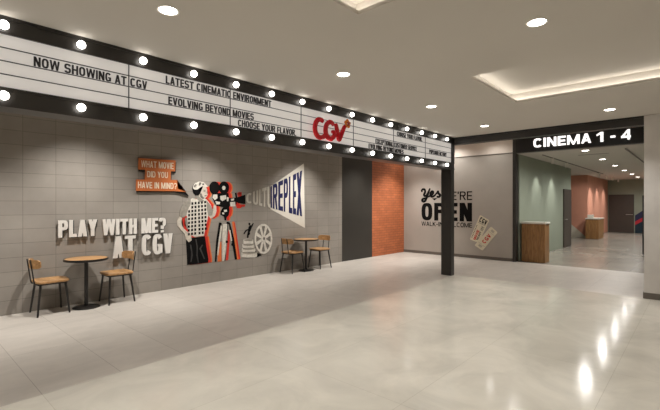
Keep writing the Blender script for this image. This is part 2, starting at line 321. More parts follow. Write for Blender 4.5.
ART = {'shirt': [(3.989,1.669),(3.879,1.631),(3.79,1.557),(3.742,1.443),(3.723,1.338),(3.79,1.3),(3.869,1.345),(3.888,1.21),(3.908,0.992),(4.029,0.93),(4.226,0.937),(4.29,1.197),(4.322,1.326),(4.409,1.334),(4.431,1.421),(4.376,1.547),(4.29,1.643),(4.195,1.69),(4.122,1.642)],'sleeve_l': [(3.948,1.659),(3.859,1.621),(3.781,1.547),(3.732,1.429),(3.723,1.338),(3.79,1.3),(3.859,1.345),(3.898,1.464),(3.948,1.557)],'sleeve_r': [(4.279,1.634),(4.365,1.547),(4.431,1.431),(4.409,1.334),(4.322,1.326),(4.29,1.461)],'arm_l': [(3.723,1.329),(3.675,1.24),(3.684,1.158),(3.752,1.074),(3.829,0.996),(3.849,0.903),(3.908,0.835),(3.968,0.868),(3.958,0.962),(3.888,1.03),(3.81,1.098),(3.761,1.183),(3.771,1.301)],'arm_r': [(4.333,1.326),(4.376,1.267),(4.475,1.323),(4.508,1.42),(4.497,1.557),(4.442,1.528),(4.431,1.421)],'trousers': [(3.865,0.934),(3.857,0.845),(3.873,0.591),(3.879,0.408),(4.072,0.402),(4.321,0.407),(4.327,0.47),(4.297,0.631),(4.268,0.818),(4.25,0.929),(4.044,0.915)],'tline1': [(4.044,0.884),(4.072,0.727),(4.067,0.573),(4.101,0.414),(4.118,0.418),(4.089,0.571),(4.095,0.726),(4.067,0.883)],'tline2': [(4.187,0.771),(4.129,0.697),(4.23,0.479),(4.25,0.488),(4.164,0.689),(4.204,0.759)],'tline3': [(3.933,0.789),(3.961,0.583),(3.939,0.457),(3.966,0.459),(3.988,0.58),(3.961,0.782)],'face': [(4.148,1.886),(4.208,1.916),(4.261,1.909),(4.298,1.847),(4.287,1.79),(4.314,1.747),(4.287,1.703),(4.229,1.65),(4.171,1.659),(4.124,1.696),(4.104,1.767)],'hair': [(3.981,1.857),(4.006,1.928),(4.07,1.977),(4.148,1.992),(4.24,1.979),(4.255,1.918),(4.2,1.906),(4.171,1.863),(4.124,1.843),(4.148,1.767),(4.109,1.72),(4.052,1.728),(4.006,1.769)],'cap': [(3.991,1.862),(4.001,1.914),(4.042,1.962),(4.122,1.994),(4.218,1.988),(4.261,1.952),(4.314,1.901),(4.261,1.889),(4.197,1.906),(4.145,1.881),(4.093,1.842),(4.032,1.831)],'capspots': [[(4.006,1.905),(4.052,1.944),(4.073,1.921),(4.032,1.873)],[(4.124,1.98),(4.171,1.977),(4.15,1.924),(4.114,1.913)],[(4.197,1.968),(4.234,1.955),(4.218,1.926),(4.187,1.93)]],'eye': [(4.208,1.821),(4.255,1.832),(4.266,1.808),(4.224,1.798)],'cheek': [(4.135,1.767),(4.171,1.768),(4.203,1.702),(4.24,1.674),(4.203,1.654),(4.15,1.692)],'mouth': [(4.234,1.726),(4.282,1.737),(4.282,1.718),(4.245,1.707)],'neck': [(4.083,1.731),(4.124,1.701),(4.176,1.659),(4.218,1.64),(4.229,1.612),(4.148,1.597),(4.073,1.658),(4.032,1.681)],'manred': [(4.279,1.931),(4.344,1.885),(4.344,1.774),(4.322,1.73),(4.279,1.662),(4.387,1.576),(4.508,1.498),(4.508,1.312),(4.464,1.284),(4.365,1.238),(4.333,1.075),(4.365,0.784),(4.376,0.416),(4.322,0.412),(4.237,0.793),(4.216,1.271),(4.237,1.748),(4.205,1.89)],'manred2': [(3.79,1.3),(3.829,1.3),(3.879,1.141),(3.888,1.021),(3.81,1.098),(3.761,1.183)],'manorange': [(4.333,1.244),(4.301,0.981),(4.344,0.689),(4.365,0.408),(4.333,0.411),(4.279,0.79),(4.237,1.127)],'checks': [[(3.896,1.441),(3.935,1.444),(3.935,1.395),(3.896,1.393)],[(3.895,1.37),(3.934,1.372),(3.934,1.323),(3.895,1.321)],[(3.894,1.298),(3.933,1.3),(3.933,1.252),(3.894,1.25)],[(3.893,1.226),(3.932,1.228),(3.932,1.18),(3.893,1.178)],[(3.892,1.155),(3.931,1.156),(3.931,1.108),(3.892,1.107)],[(3.891,1.083),(3.93,1.084),(3.93,1.036),(3.891,1.035)],[(3.89,1.012),(3.929,1.012),(3.929,0.964),(3.89,0.964)],[(3.963,1.592),(4.003,1.595),(4.003,1.546),(3.963,1.543)],[(3.962,1.52),(4.002,1.522),(4.002,1.474),(3.962,1.471)],[(3.961,1.447),(4.001,1.45),(4.001,1.401),(3.961,1.399)],[(3.96,1.375),(4.0,1.378),(4.0,1.329),(3.96,1.327)],[(3.959,1.303),(3.999,1.305),(3.999,1.257),(3.959,1.255)],[(3.958,1.231),(3.998,1.233),(3.998,1.184),(3.958,1.183)],[(3.957,1.159),(3.997,1.161),(3.997,1.112),(3.957,1.111)],[(3.956,1.087),(3.996,1.088),(3.996,1.04),(3.956,1.039)],[(3.955,1.015),(3.995,1.016),(3.995,0.968),(3.955,0.967)],[(4.029,1.599),(4.069,1.602),(4.069,1.553),(4.029,1.55)],[(4.028,1.526),(4.068,1.529),(4.068,1.48),(4.028,1.478)],[(4.027,1.454),(4.067,1.456),(4.067,1.407),(4.027,1.405)],[(4.026,1.381),(4.066,1.383),(4.066,1.335),(4.026,1.333)],[(4.025,1.309),(4.065,1.311),(4.065,1.262),(4.025,1.26)],[(4.024,1.236),(4.064,1.238),(4.064,1.189),(4.024,1.188)],[(4.023,1.164),(4.063,1.165),(4.063,1.116),(4.023,1.115)],[(4.022,1.091),(4.062,1.092),(4.062,1.044),(4.022,1.043)],[(4.021,1.019),(4.061,1.02),(4.061,0.971),(4.021,0.97)],[(4.096,1.606),(4.136,1.609),(4.136,1.56),(4.096,1.557)],[(4.098,1.533),(4.138,1.536),(4.138,1.487),(4.098,1.484)],[(4.1,1.46),(4.14,1.463),(4.14,1.414),(4.1,1.411)],[(4.102,1.387),(4.142,1.389),(4.142,1.34),(4.102,1.338)],[(4.104,1.314),(4.144,1.316),(4.144,1.267),(4.104,1.265)],[(4.106,1.241),(4.147,1.243),(4.147,1.193),(4.106,1.192)],[(4.108,1.168),(4.149,1.169),(4.149,1.12),(4.108,1.119)],[(4.11,1.095),(4.151,1.096),(4.151,1.046),(4.11,1.046)],[(4.112,1.021),(4.153,1.022),(4.153,0.973),(4.112,0.972)],[(4.163,1.614),(4.204,1.617),(4.204,1.567),(4.163,1.564)],[(4.165,1.54),(4.206,1.543),(4.206,1.494),(4.165,1.491)],[(4.167,1.467),(4.208,1.469),(4.208,1.42),(4.167,1.417)],[(4.17,1.393),(4.21,1.396),(4.21,1.346),(4.17,1.344)],[(4.172,1.32),(4.213,1.322),(4.213,1.272),(4.172,1.27)],[(4.174,1.246),(4.215,1.248),(4.215,1.198),(4.174,1.197)],[(4.176,1.172),(4.217,1.174),(4.217,1.124),(4.176,1.123)],[(4.178,1.099),(4.219,1.1),(4.219,1.05),(4.178,1.049)],[(4.18,1.025),(4.221,1.026),(4.221,0.976),(4.18,0.976)],[(4.232,1.621),(4.273,1.624),(4.273,1.575),(4.232,1.572)],[(4.234,1.547),(4.275,1.55),(4.275,1.5),(4.234,1.498)],[(4.236,1.473),(4.277,1.476),(4.277,1.426),(4.236,1.424)],[(4.238,1.399),(4.279,1.402),(4.279,1.352),(4.238,1.35)],[(4.24,1.325),(4.282,1.327),(4.282,1.278),(4.24,1.276)],[(4.242,1.251),(4.284,1.253),(4.284,1.203),(4.242,1.202)],[(4.244,1.177),(4.286,1.179),(4.286,1.129),(4.244,1.128)],[(4.246,1.103),(4.288,1.104),(4.288,1.054),(4.246,1.053)]],'mag1': [(4.578,1.887),(4.575,1.858),(4.567,1.831),(4.553,1.807),(4.534,1.786),(4.512,1.77),(4.487,1.76),(4.461,1.757),(4.435,1.76),(4.411,1.768),(4.389,1.783),(4.371,1.802),(4.358,1.826),(4.349,1.852),(4.347,1.88),(4.349,1.908),(4.358,1.935),(4.371,1.959),(4.389,1.98),(4.411,1.996),(4.435,2.006),(4.461,2.01),(4.487,2.008),(4.512,2.0),(4.534,1.985),(4.553,1.966),(4.567,1.942),(4.575,1.915)],'mag2': [(4.803,1.894),(4.799,1.865),(4.79,1.837),(4.776,1.812),(4.756,1.791),(4.733,1.775),(4.708,1.765),(4.681,1.761),(4.654,1.764),(4.629,1.773),(4.606,1.788),(4.587,1.807),(4.573,1.831),(4.564,1.858),(4.561,1.887),(4.564,1.915),(4.573,1.942),(4.587,1.967),(4.606,1.988),(4.629,2.004),(4.654,2.015),(4.681,2.019),(4.708,2.017),(4.733,2.009),(4.756,1.994),(4.776,1.974),(4.79,1.95),(4.799,1.923)],'hub': [(4.715,1.889),(4.714,1.879),(4.711,1.87),(4.706,1.862),(4.7,1.855),(4.692,1.85),(4.684,1.847),(4.675,1.845),(4.666,1.846),(4.658,1.849),(4.65,1.854),(4.644,1.86),(4.639,1.868),(4.636,1.877),(4.635,1.886),(4.636,1.896),(4.639,1.905),(4.644,1.913),(4.65,1.92),(4.658,1.925),(4.666,1.928),(4.675,1.93),(4.684,1.929),(4.692,1.926),(4.7,1.921),(4.706,1.915),(4.711,1.907),(4.714,1.898)],'magred': [(4.897,1.894),(4.894,1.864),(4.884,1.835),(4.869,1.808),(4.848,1.786),(4.823,1.77),(4.796,1.759),(4.767,1.755),(4.739,1.758),(4.712,1.767),(4.688,1.783),(4.668,1.804),(4.653,1.829),(4.644,1.857),(4.641,1.886),(4.644,1.916),(4.653,1.945),(4.668,1.971),(4.688,1.993),(4.712,2.01),(4.739,2.021),(4.767,2.026),(4.796,2.023),(4.823,2.014),(4.848,1.999),(4.869,1.978),(4.884,1.953),(4.894,1.925)],'magorange': [(4.862,1.893),(4.858,1.863),(4.849,1.835),(4.834,1.809),(4.815,1.788),(4.791,1.771),(4.766,1.761),(4.738,1.757),(4.711,1.76),(4.686,1.769),(4.663,1.784),(4.644,1.805),(4.63,1.829),(4.621,1.857),(4.618,1.886),(4.621,1.915),(4.63,1.943),(4.644,1.968),(4.663,1.99),(4.686,2.007),(4.711,2.017),(4.738,2.022),(4.766,2.02),(4.791,2.011),(4.815,1.996),(4.834,1.976),(4.849,1.951),(4.858,1.923)],'camdark': [(4.417,1.778),(4.785,1.785),(4.803,1.68),(4.978,1.695),(4.987,1.555),(4.814,1.545),(4.803,1.5),(4.669,1.495),(4.584,1.54),(4.483,1.53),(4.45,1.613),(4.417,1.676)],'camlight': [[(4.428,1.749),(4.522,1.751),(4.528,1.677),(4.467,1.638),(4.417,1.686)],[(4.59,1.722),(4.727,1.744),(4.733,1.665),(4.641,1.619),(4.595,1.653)],[(4.826,1.6),(4.948,1.606),(4.954,1.514),(4.832,1.509)],[(4.483,1.618),(4.59,1.599),(4.578,1.555),(4.5,1.55)],[(4.744,1.705),(4.791,1.695),(4.785,1.62),(4.75,1.615)],[(4.844,1.666),(4.921,1.677),(4.921,1.636),(4.85,1.625)]],'hood': [(4.969,1.682),(5.03,1.709),(5.203,1.758),(5.21,1.56),(5.03,1.58),(4.975,1.601)],'hoodtop': [(4.945,1.789),(4.981,1.795),(5.006,1.693),(4.969,1.687)],'hoodred': [[(5.104,1.787),(5.098,1.771),(5.082,1.76),(5.061,1.755),(5.039,1.759),(5.023,1.77),(5.018,1.785),(5.023,1.801),(5.039,1.812),(5.061,1.817),(5.082,1.813),(5.098,1.802)],[(4.999,1.785),(5.116,1.813),(5.104,1.751),(5.116,1.72),(5.03,1.709)],[(4.963,1.555),(5.21,1.545),(5.185,1.498),(5.116,1.508),(5.07,1.467),(4.999,1.473)]],'headdark': [(4.669,1.5),(4.803,1.5),(4.814,1.429),(4.791,1.329),(4.744,1.29),(4.738,1.225),(4.698,1.226),(4.686,1.306),(4.601,1.343),(4.607,1.416),(4.658,1.431)],'headlight': [[(4.675,1.44),(4.744,1.445),(4.75,1.405),(4.686,1.396)],[(4.641,1.391),(4.686,1.381),(4.681,1.346),(4.635,1.357)]],'headred': [[(4.814,1.499),(4.85,1.499),(4.933,1.402),(4.957,1.341),(4.879,1.312),(4.832,1.323),(4.856,1.403)],[(4.489,1.53),(4.539,1.525),(4.545,1.334),(4.506,1.305),(4.489,1.408)],[(4.773,1.284),(4.803,1.278),(4.909,1.187),(4.933,1.123),(4.885,1.125),(4.814,1.203)]],'lego': [[(4.538,0.53),(4.575,0.797),(4.622,0.794),(4.625,0.399),(4.538,0.4)],[(4.877,1.193),(4.933,1.197),(5.067,0.396),(4.986,0.398)]],'legr': [[(4.79,1.03),(4.829,0.918),(4.783,0.41),(4.726,0.408)],[(4.92,1.192),(4.946,1.163),(5.08,0.4),(5.04,0.399)]],'legk': [[(4.569,1.189),(4.612,1.174),(4.55,0.798),(4.507,0.403),(4.471,0.402),(4.501,0.802)],[(4.79,1.196),(4.829,1.167),(4.927,0.829),(5.0,0.403),(4.946,0.402),(4.874,0.776)],[(4.748,1.17),(4.783,1.155),(4.745,0.813),(4.713,0.404),(4.681,0.402),(4.707,0.815)]],'legw': [[(4.606,1.12),(4.637,1.108),(4.575,0.716),(4.55,0.528),(4.52,0.531),(4.544,0.745)],[(4.663,1.151),(4.758,1.153),(4.745,0.923),(4.726,0.622),(4.688,0.401),(4.644,0.4),(4.637,0.684),(4.644,0.928)],[(4.803,1.03),(4.829,1.023),(4.874,0.804),(4.848,0.795)]],'knobs': [[(4.547,0.731),(4.542,0.716),(4.528,0.707),(4.511,0.708),(4.497,0.719),(4.492,0.735),(4.497,0.751),(4.511,0.759),(4.528,0.758),(4.542,0.747)],[(4.774,0.783),(4.768,0.767),(4.754,0.758),(4.736,0.76),(4.722,0.771),(4.716,0.787),(4.722,0.803),(4.736,0.812),(4.754,0.811),(4.768,0.8)],[(4.917,0.718),(4.911,0.702),(4.896,0.693),(4.878,0.694),(4.863,0.705),(4.858,0.722),(4.863,0.738),(4.878,0.747),(4.896,0.746),(4.911,0.735)],[(4.628,1.158),(4.623,1.142),(4.609,1.132),(4.591,1.133),(4.577,1.143),(4.572,1.16),(4.577,1.175),(4.591,1.185),(4.609,1.184),(4.623,1.174)],[(4.799,1.168),(4.794,1.152),(4.779,1.143),(4.762,1.143),(4.747,1.154),(4.742,1.17),(4.747,1.186),(4.762,1.196),(4.779,1.195),(4.794,1.185)]],'reel_o': [(5.943,0.772),(5.94,0.719),(5.931,0.668),(5.915,0.62),(5.894,0.576),(5.868,0.537),(5.838,0.505),(5.804,0.481),(5.768,0.464),(5.73,0.455),(5.691,0.454),(5.652,0.462),(5.615,0.477),(5.579,0.5),(5.547,0.53),(5.518,0.566),(5.494,0.607),(5.474,0.653),(5.46,0.701),(5.451,0.752),(5.448,0.803),(5.451,0.854),(5.46,0.903),(5.474,0.95),(5.494,0.993),(5.518,1.031),(5.547,1.063),(5.579,1.089),(5.615,1.108),(5.652,1.118),(5.691,1.121),(5.73,1.116),(5.768,1.102),(5.804,1.081),(5.838,1.052),(5.868,1.016),(5.894,0.974),(5.915,0.928),(5.931,0.878),(5.94,0.825)],'reel_i': [(5.897,0.775),(5.894,0.73),(5.886,0.686),(5.874,0.645),(5.857,0.607),(5.836,0.574),(5.811,0.547),(5.783,0.525),(5.754,0.511),(5.723,0.503),(5.691,0.502),(5.659,0.508),(5.629,0.521),(5.6,0.541),(5.573,0.566),(5.549,0.597),(5.529,0.632),(5.513,0.671),(5.501,0.713),(5.494,0.756),(5.492,0.8),(5.494,0.844),(5.501,0.886),(5.513,0.927),(5.529,0.964),(5.549,0.996),(5.573,1.024),(5.6,1.046),(5.629,1.062),(5.659,1.071),(5.691,1.074),(5.723,1.069),(5.754,1.057),(5.783,1.039),(5.811,1.014),(5.836,0.983),(5.857,0.948),(5.874,0.908),(5.886,0.865),(5.894,0.82)],'reel_c': [(5.77,0.789),(5.767,0.767),(5.758,0.747),(5.743,0.732),(5.726,0.723),(5.706,0.721),(5.686,0.726),(5.668,0.737),(5.654,0.754),(5.645,0.774),(5.642,0.797),(5.645,0.818),(5.654,0.838),(5.668,0.853),(5.686,0.862),(5.706,0.864),(5.726,0.86),(5.743,0.848),(5.758,0.832),(5.767,0.811)],'reel_c2': [(5.736,0.791),(5.734,0.777),(5.727,0.766),(5.717,0.759),(5.706,0.757),(5.694,0.76),(5.685,0.769),(5.678,0.781),(5.676,0.795),(5.678,0.808),(5.685,0.819),(5.694,0.826),(5.706,0.828),(5.717,0.825),(5.727,0.817),(5.734,0.805)],'reel_s': [[(5.731,0.735),(5.882,0.619),(5.908,0.695),(5.748,0.784)],[(5.69,0.717),(5.743,0.487),(5.806,0.513),(5.732,0.735)],[(5.65,0.74),(5.577,0.533),(5.639,0.496),(5.691,0.717)],[(5.634,0.791),(5.481,0.724),(5.506,0.647),(5.651,0.741)],[(5.651,0.84),(5.506,0.952),(5.481,0.877),(5.634,0.792)],[(5.691,0.858),(5.639,1.086),(5.577,1.057),(5.65,0.84)],[(5.732,0.836),(5.806,1.048),(5.743,1.082),(5.69,0.859)],[(5.748,0.784),(5.908,0.853),(5.882,0.933),(5.731,0.835)]],'cans': [([(5.109,0.532),(5.124,0.54),(5.167,0.545),(5.232,0.545),(5.309,0.54),(5.388,0.532),(5.455,0.52),(5.501,0.508),(5.517,0.496),(5.517,0.414),(5.501,0.405),(5.455,0.401),(5.388,0.402),(5.309,0.408),(5.232,0.417),(5.167,0.429),(5.124,0.441),(5.109,0.453)],[(5.5,0.498),(5.491,0.491),(5.463,0.487),(5.421,0.486),(5.368,0.487),(5.309,0.491),(5.252,0.498),(5.2,0.505),(5.159,0.514),(5.133,0.523),(5.125,0.531),(5.133,0.537),(5.159,0.541),(5.2,0.542),(5.252,0.541),(5.309,0.537),(5.368,0.531),(5.421,0.523),(5.463,0.515),(5.491,0.506)]),([(5.119,0.616),(5.132,0.625),(5.169,0.63),(5.225,0.632),(5.292,0.628),(5.359,0.621),(5.417,0.611),(5.456,0.599),(5.47,0.588),(5.47,0.53),(5.456,0.521),(5.417,0.516),(5.359,0.515),(5.292,0.519),(5.225,0.527),(5.169,0.537),(5.132,0.549),(5.119,0.559)],[(5.455,0.589),(5.447,0.583),(5.424,0.578),(5.387,0.576),(5.342,0.576),(5.292,0.579),(5.242,0.584),(5.198,0.591),(5.163,0.599),(5.14,0.607),(5.133,0.615),(5.14,0.622),(5.163,0.626),(5.198,0.628),(5.242,0.628),(5.292,0.625),(5.342,0.62),(5.387,0.613),(5.424,0.605),(5.447,0.597)]),([(5.133,0.7),(5.144,0.709),(5.177,0.715),(5.226,0.717),(5.285,0.715),(5.344,0.709),(5.395,0.7),(5.429,0.689),(5.441,0.678),(5.441,0.625),(5.429,0.616),(5.395,0.61),(5.344,0.609),(5.285,0.612),(5.226,0.618),(5.177,0.628),(5.144,0.639),(5.133,0.649)],[(5.428,0.679),(5.421,0.672),(5.401,0.667),(5.369,0.664),(5.329,0.664),(5.285,0.666),(5.241,0.671),(5.202,0.677),(5.171,0.684),(5.151,0.692),(5.145,0.699),(5.151,0.706),(5.171,0.711),(5.202,0.714),(5.241,0.714),(5.285,0.712),(5.329,0.708),(5.369,0.702),(5.401,0.694),(5.421,0.687)]),([(5.16,0.795),(5.169,0.804),(5.196,0.811),(5.237,0.814),(5.285,0.813),(5.333,0.808),(5.375,0.8),(5.403,0.79),(5.412,0.779),(5.412,0.715),(5.403,0.706),(5.375,0.699),(5.333,0.696),(5.285,0.698),(5.237,0.703),(5.196,0.712),(5.169,0.722),(5.16,0.733)],[(5.402,0.78),(5.396,0.773),(5.379,0.767),(5.353,0.764),(5.321,0.763),(5.285,0.764),(5.249,0.768),(5.217,0.773),(5.192,0.78),(5.175,0.787),(5.17,0.795),(5.175,0.801),(5.192,0.807),(5.217,0.81),(5.249,0.811),(5.285,0.81),(5.321,0.807),(5.353,0.801),(5.379,0.795),(5.396,0.787)])],'canshade': [(5.47,0.553),(5.524,0.496),(5.653,0.431),(5.524,0.396),(5.327,0.403),(5.47,0.451)],'runner': [[(5.292,1.057),(5.327,1.108),(5.37,1.095),(5.377,1.048),(5.348,0.991),(5.306,0.936),(5.278,0.954),(5.292,1.006)],[(5.341,1.131),(5.338,1.119),(5.329,1.111),(5.316,1.108),(5.304,1.112),(5.295,1.121),(5.292,1.132),(5.295,1.144),(5.304,1.152),(5.316,1.155),(5.329,1.151),(5.338,1.142)],[(5.37,1.106),(5.412,1.151),(5.427,1.139),(5.391,1.071),(5.355,1.055)],[(5.292,1.0),(5.236,0.985),(5.181,0.919),(5.16,0.926),(5.215,1.003),(5.285,1.023)],[(5.306,0.956),(5.285,0.899),(5.285,0.833),(5.257,0.835),(5.257,0.904),(5.278,0.96)],[(5.313,0.97),(5.334,0.917),(5.292,0.885),(5.278,0.897),(5.306,0.924),(5.285,0.954)]],'beam': [(5.9,1.958),(6.943,2.556),(6.978,0.975),(5.9,1.445)],'cells': [('C',[(5.236,1.772),(5.379,1.815),(5.379,1.564),(5.236,1.589)]),('U',[(5.407,1.823),(5.545,1.865),(5.545,1.535),(5.407,1.559)]),('L',[(5.573,1.873),(5.658,1.899),(5.658,1.514),(5.573,1.53)]),('T',[(5.658,1.899),(5.782,1.936),(5.782,1.492),(5.658,1.514)]),('U',[(5.802,1.942),(5.939,1.986),(5.939,1.464),(5.802,1.489)]),('R',[(5.964,1.996),(6.1,2.054),(6.1,1.429),(5.964,1.458)]),('E',[(6.126,2.064),(6.266,2.123),(6.266,1.393),(6.126,1.423)]),('P',[(6.292,2.134),(6.419,2.187),(6.419,1.36),(6.292,1.387)]),('L',[(6.451,2.201),(6.56,2.247),(6.56,1.329),(6.451,1.353)]),('E',[(6.582,2.256),(6.682,2.298),(6.682,1.303),(6.582,1.324)]),('X',[(6.698,2.305),(6.88,2.381),(6.88,1.26),(6.698,1.299)])],'bub': [[(2.958,2.349),(3.628,2.362),(3.617,2.157),(2.958,2.152)],[(3.078,2.168),(3.538,2.163),(3.533,1.975),(3.068,1.976)],[(2.923,1.979),(3.656,2.002),(3.668,1.84),(3.83,1.789),(3.605,1.795),(2.919,1.783)]],'bubshade': [(2.923,1.979),(3.656,2.002),(3.662,1.851),(3.88,1.735),(3.605,1.806),(2.919,1.788)],'bubtxt': [('WHAT MOVIE',[(3.002,2.307),(3.583,2.316),(3.577,2.197),(3.002,2.196)]),('DID YOU',[(3.105,2.136),(3.475,2.132),(3.469,2.031),(3.103,2.023)]),('HAVE IN MIND?',[(2.948,1.94),(3.648,1.947),(3.648,1.826),(2.948,1.84)])],'tick1': [(4.652,1.257),(4.392,1.107),(4.681,0.446),(4.958,0.535)],'tick2': [(4.34,0.937),(4.155,0.774),(4.582,0.233),(4.813,0.374)],'yes': [[(6.498,1.952),(6.526,1.986),(6.488,2.028),(6.422,2.018),(6.403,1.941),(6.441,1.866),(6.412,1.823),(6.347,1.848),(6.272,1.981),(6.244,2.039)],[(6.235,2.055),(6.272,1.947),(6.328,1.814),(6.384,1.688),(6.45,1.646),(6.507,1.672),(6.488,1.723),(6.394,1.747),(6.291,1.796)],[(6.291,1.796),(6.189,1.845),(6.125,1.902),(6.143,1.953),(6.198,1.929),(6.217,1.846),(6.171,1.795),(6.088,1.819),(6.034,1.876)],[(6.034,1.876),(5.98,1.924),(5.962,1.957),(5.953,1.899),(5.899,1.849),(5.908,1.8),(5.962,1.784),(6.007,1.801)]],'yestri': [(6.161,1.736),(5.989,1.751),(6.079,1.677)]}

# ================================================================ THE ROOM
YW = 7.18      # left wall plane
XW = 11.5      # far wall plane
# --- floors
b = nb(); box(b, -4, 8.46, -4, 3.97, -.1, 0); struct('floor', b, M['stone'])
b = nb(); box(b, -4, 8.46, 3.97, 7.4, -.1, 0); box(b, 8.46, 11.55, -4, 7.4, -.1, 0); struct('floor', b, M['grey'])
b = nb(); box(b, 11.55, 28, -1.2, 8, -.1, -.002); struct('floor', b, M['corrfloor'])
# --- left wall in its three finishes
b = nb(); box(b, -4, 8.38, YW, YW+.2, 0, 3.4); struct('wall_left', b, M['wall'])
b = nb(); box(b, 8.38, 9.75, YW, YW+.2, 0, 3.4); struct('wall_left', b, M['panel'])
b = nb(); box(b, 9.75, XW, YW, YW+.2, 0, 3.4); struct('wall_left', b, M['brick'])
# --- far wall with pale upper band, trim line and skirting
b = nb(); box(b, XW, XW+.2, 3.75, YW+.2, 0, 2.95); struct('wall_far', b, M['wallR'])
b = nb(); box(b, XW, XW+.2, 3.75, YW+.2, 2.95, 3.4); struct('wall_far', b, M['upper'])
b = nb(); box(b, XW-.012, XW, 3.75, YW, 2.935, 2.962); struct('trim_1', b, M['base'])
b = nb(); box(b, XW-.012, XW, 3.76, YW, 0, .085); struct('baseboard_far', b, M['base'])
b = nb(); box(b, XW, XW+.2, -4, .6, 0, 3.4); struct('wall_far', b, M['wallR'])
# --- closing walls behind and to the right of the viewer
b = nb(); box(b, -4.2, -4, -4, 7.4, 0, 3.4); struct('wall_back', b, M['pillar'])
b = nb(); box(b, -4.2, 11.7, -4.2, -4, 0, 3.4); struct('wall_right', b, M['pillar'])
# --- pillar
b = nb(); box(b, 8.46, 9.3, -.5, .684, 0, 3.015); struct('wall_pillar', b, M['pillar'])
b = nb(); box(b, 8.448, 9.312, -.512, .696, 0, .1); struct('baseboard_pillar', b, M['base'])
# --- beam from the corner post to the pillar
b = nb(); box(b, 8.46, 8.6, .684, 4.24, 2.864, 3.015); box(b, 8.46, 8.6, -4, -.5, 2.864, 3.015); struct('trim_2', b, M['dark'])
b = nb(); box(b, 8.447, 8.46, .684, 4.0, 2.985, 3.015); struct('trim_3', b, M['darker'])
# --- ceiling with two lit coffers, plus an unseen one added for fill light
b = nb()
COF = [(-2.8, -1.2), (.87, 2.47), (4.54, 6.13)]
yA, yB = -3.2, 1.95
def layer(z0, z1, g):
    xs = [-4]+[v for c in COF for v in (c[0]-g, c[1]+g)]+[8.6]
    for i in range(0, len(xs), 2): box(b, xs[i], xs[i+1], yA-g, yB+g, z0, z1)
    box(b, -4, 8.6, -4, yA-g, z0, z1); box(b, -4, 8.6, yB+g, 4.24, z0, z1)
layer(3.015, 3.045, 0); layer(3.045, 3.17, .11)
box(b, -4, 8.6, -4, 4.24, 3.17, 3.45)
struct('ceiling', b, M['ceil'])
b = nb(); box(b, -4, XW+.2, 4.24, 7.4, 3.4, 3.5); box(b, 8.6, XW+.2, -4, 4.24, 3.4, 3.5); struct('ceiling', b, M['ceil'])
for i, (x0, x1) in enumerate(COF):
    b = nb(); z0, z1 = 3.0455, 3.055
    for q in ((x0-.09, x1+.09, yB+.05, yB+.08), (x0-.09, x1+.09, yA-.08, yA-.05), (x0-.09, x0-.06, yA-.05, yB+.05), (x1+.06, x1+.09, yA-.05, yB+.05)):
        box(b, q[0], q[1], q[2], q[3], z0, z1)
    tag(obj('cove_light_strip', b, M['cove'], loc=((x0+x1)/2, 0, 3.0455)), ['strip light hidden around the ceiling recess behind the viewer', 'glowing strip around the ceiling recess cut by the top of the picture', 'glowing strip around the large ceiling recess in front of the cinema sign'][i], 'light', 'cove lights')

# ---------------------------------------------------------------- corridor behind the opening
CZ = 2.92
b = nb(); box(b, XW+.2, 17.7, 3.65, 3.85, 0, CZ); struct('wall_corridor_left', b, M['green'])
b = nb(); box(b, 17.5, 22.2, 7.4, 7.6, 0, CZ); struct('wall_passage_end', b, M['green'])
b = nb(); box(b, 17.5, 17.7, 3.85, 7.4, 0, CZ); struct('wall_passage_side', b, M['green'])
b = nb(); box(b, 22.0, 27.6, 3.86, 7.4, 0, CZ); struct('wall_terracotta', b, M['terra'])
b = nb(); box(b, 27.6, 27.8, -1.2, 3.86, 0, CZ); struct('wall_corridor_end', b, M['green'])
b = nb(); box(b, XW+.2, 27.8, -1.2, -1.0, 0, CZ); struct('wall_corridor_right', b, M['green'])
b = nb(); box(b, XW+.1, 27.8, -1.2, 7.6, CZ, CZ+.1); struct('ceiling_corridor', b, M['ceil'])
# cream painted corner on the terracotta wall
b = nb(); prism(b, [(3.87, .0), (4.65, .74), (4.65, 0)], lambda a, z, d: (21.994-d, a, z), 0, .004); struct('trim_4', b, M['cream'])
# slanted stripes painted on the corridor end wall
fe = lambda a, z, d: (27.594-d, a, z)
for i, (pts, m) in enumerate((([(2.62, .95), (2.05, 1.42), (2.05, .9), (2.62, .5)], 'navyp'), ([(2.62, .62), (2.05, 1.02), (2.05, .82), (2.62, .42)], 'redp'), ([(2.62, .42), (2.05, .82), (2.05, .16), (2.34, .0), (2.62, 0)], 'teal'))):
    b = nb(); prism(b, pts, fe, 0, .004+.001*i); struct('trim_%d' % (5+i), b, M[m])
# frame of the opening
b = nb(); box(b, XW-.03, XW+.2, 3.67, 3.75, 0, 3.4); struct('trim_8', b, M['dark'])
b = nb(); box(b, XW-.03, XW+.2, .6, .68, 0, 2.94); struct('trim_9', b, M['dark'])

# doors
def door(n, x0, x1, y0, y1, zt, hx, hy, along):
    b = nb(); box(b, x0, x1, y0, y1, 0.01, zt, .004); d = obj('door_%d' % n, b, M['door']); d['kind'] = 'structure'
    b = nb()
    if along == 'x':
        box(b, hx-.09, hx+.09, y0-.06, y0-.045, 1.0, 1.025, .004); box(b, hx-.012, hx+.012, y0-.05, y0, .995, 1.03)
    else:
        box(b, x0-.06, x0-.045, hy-.16, hy+.16, .98, 1.015, .004); box(b, x0-.05, x0, hy+.1, hy+.13, .985, 1.01)
    obj('door_handle', b, M['steel'], d)
door(1, 16.49, 17.6, 3.61, 3.65, 2.11, 16.65, 0, 'x')
door(2, 27.56, 27.6, 2.66, 3.82, 2.1, 0, 2.86, 'y')

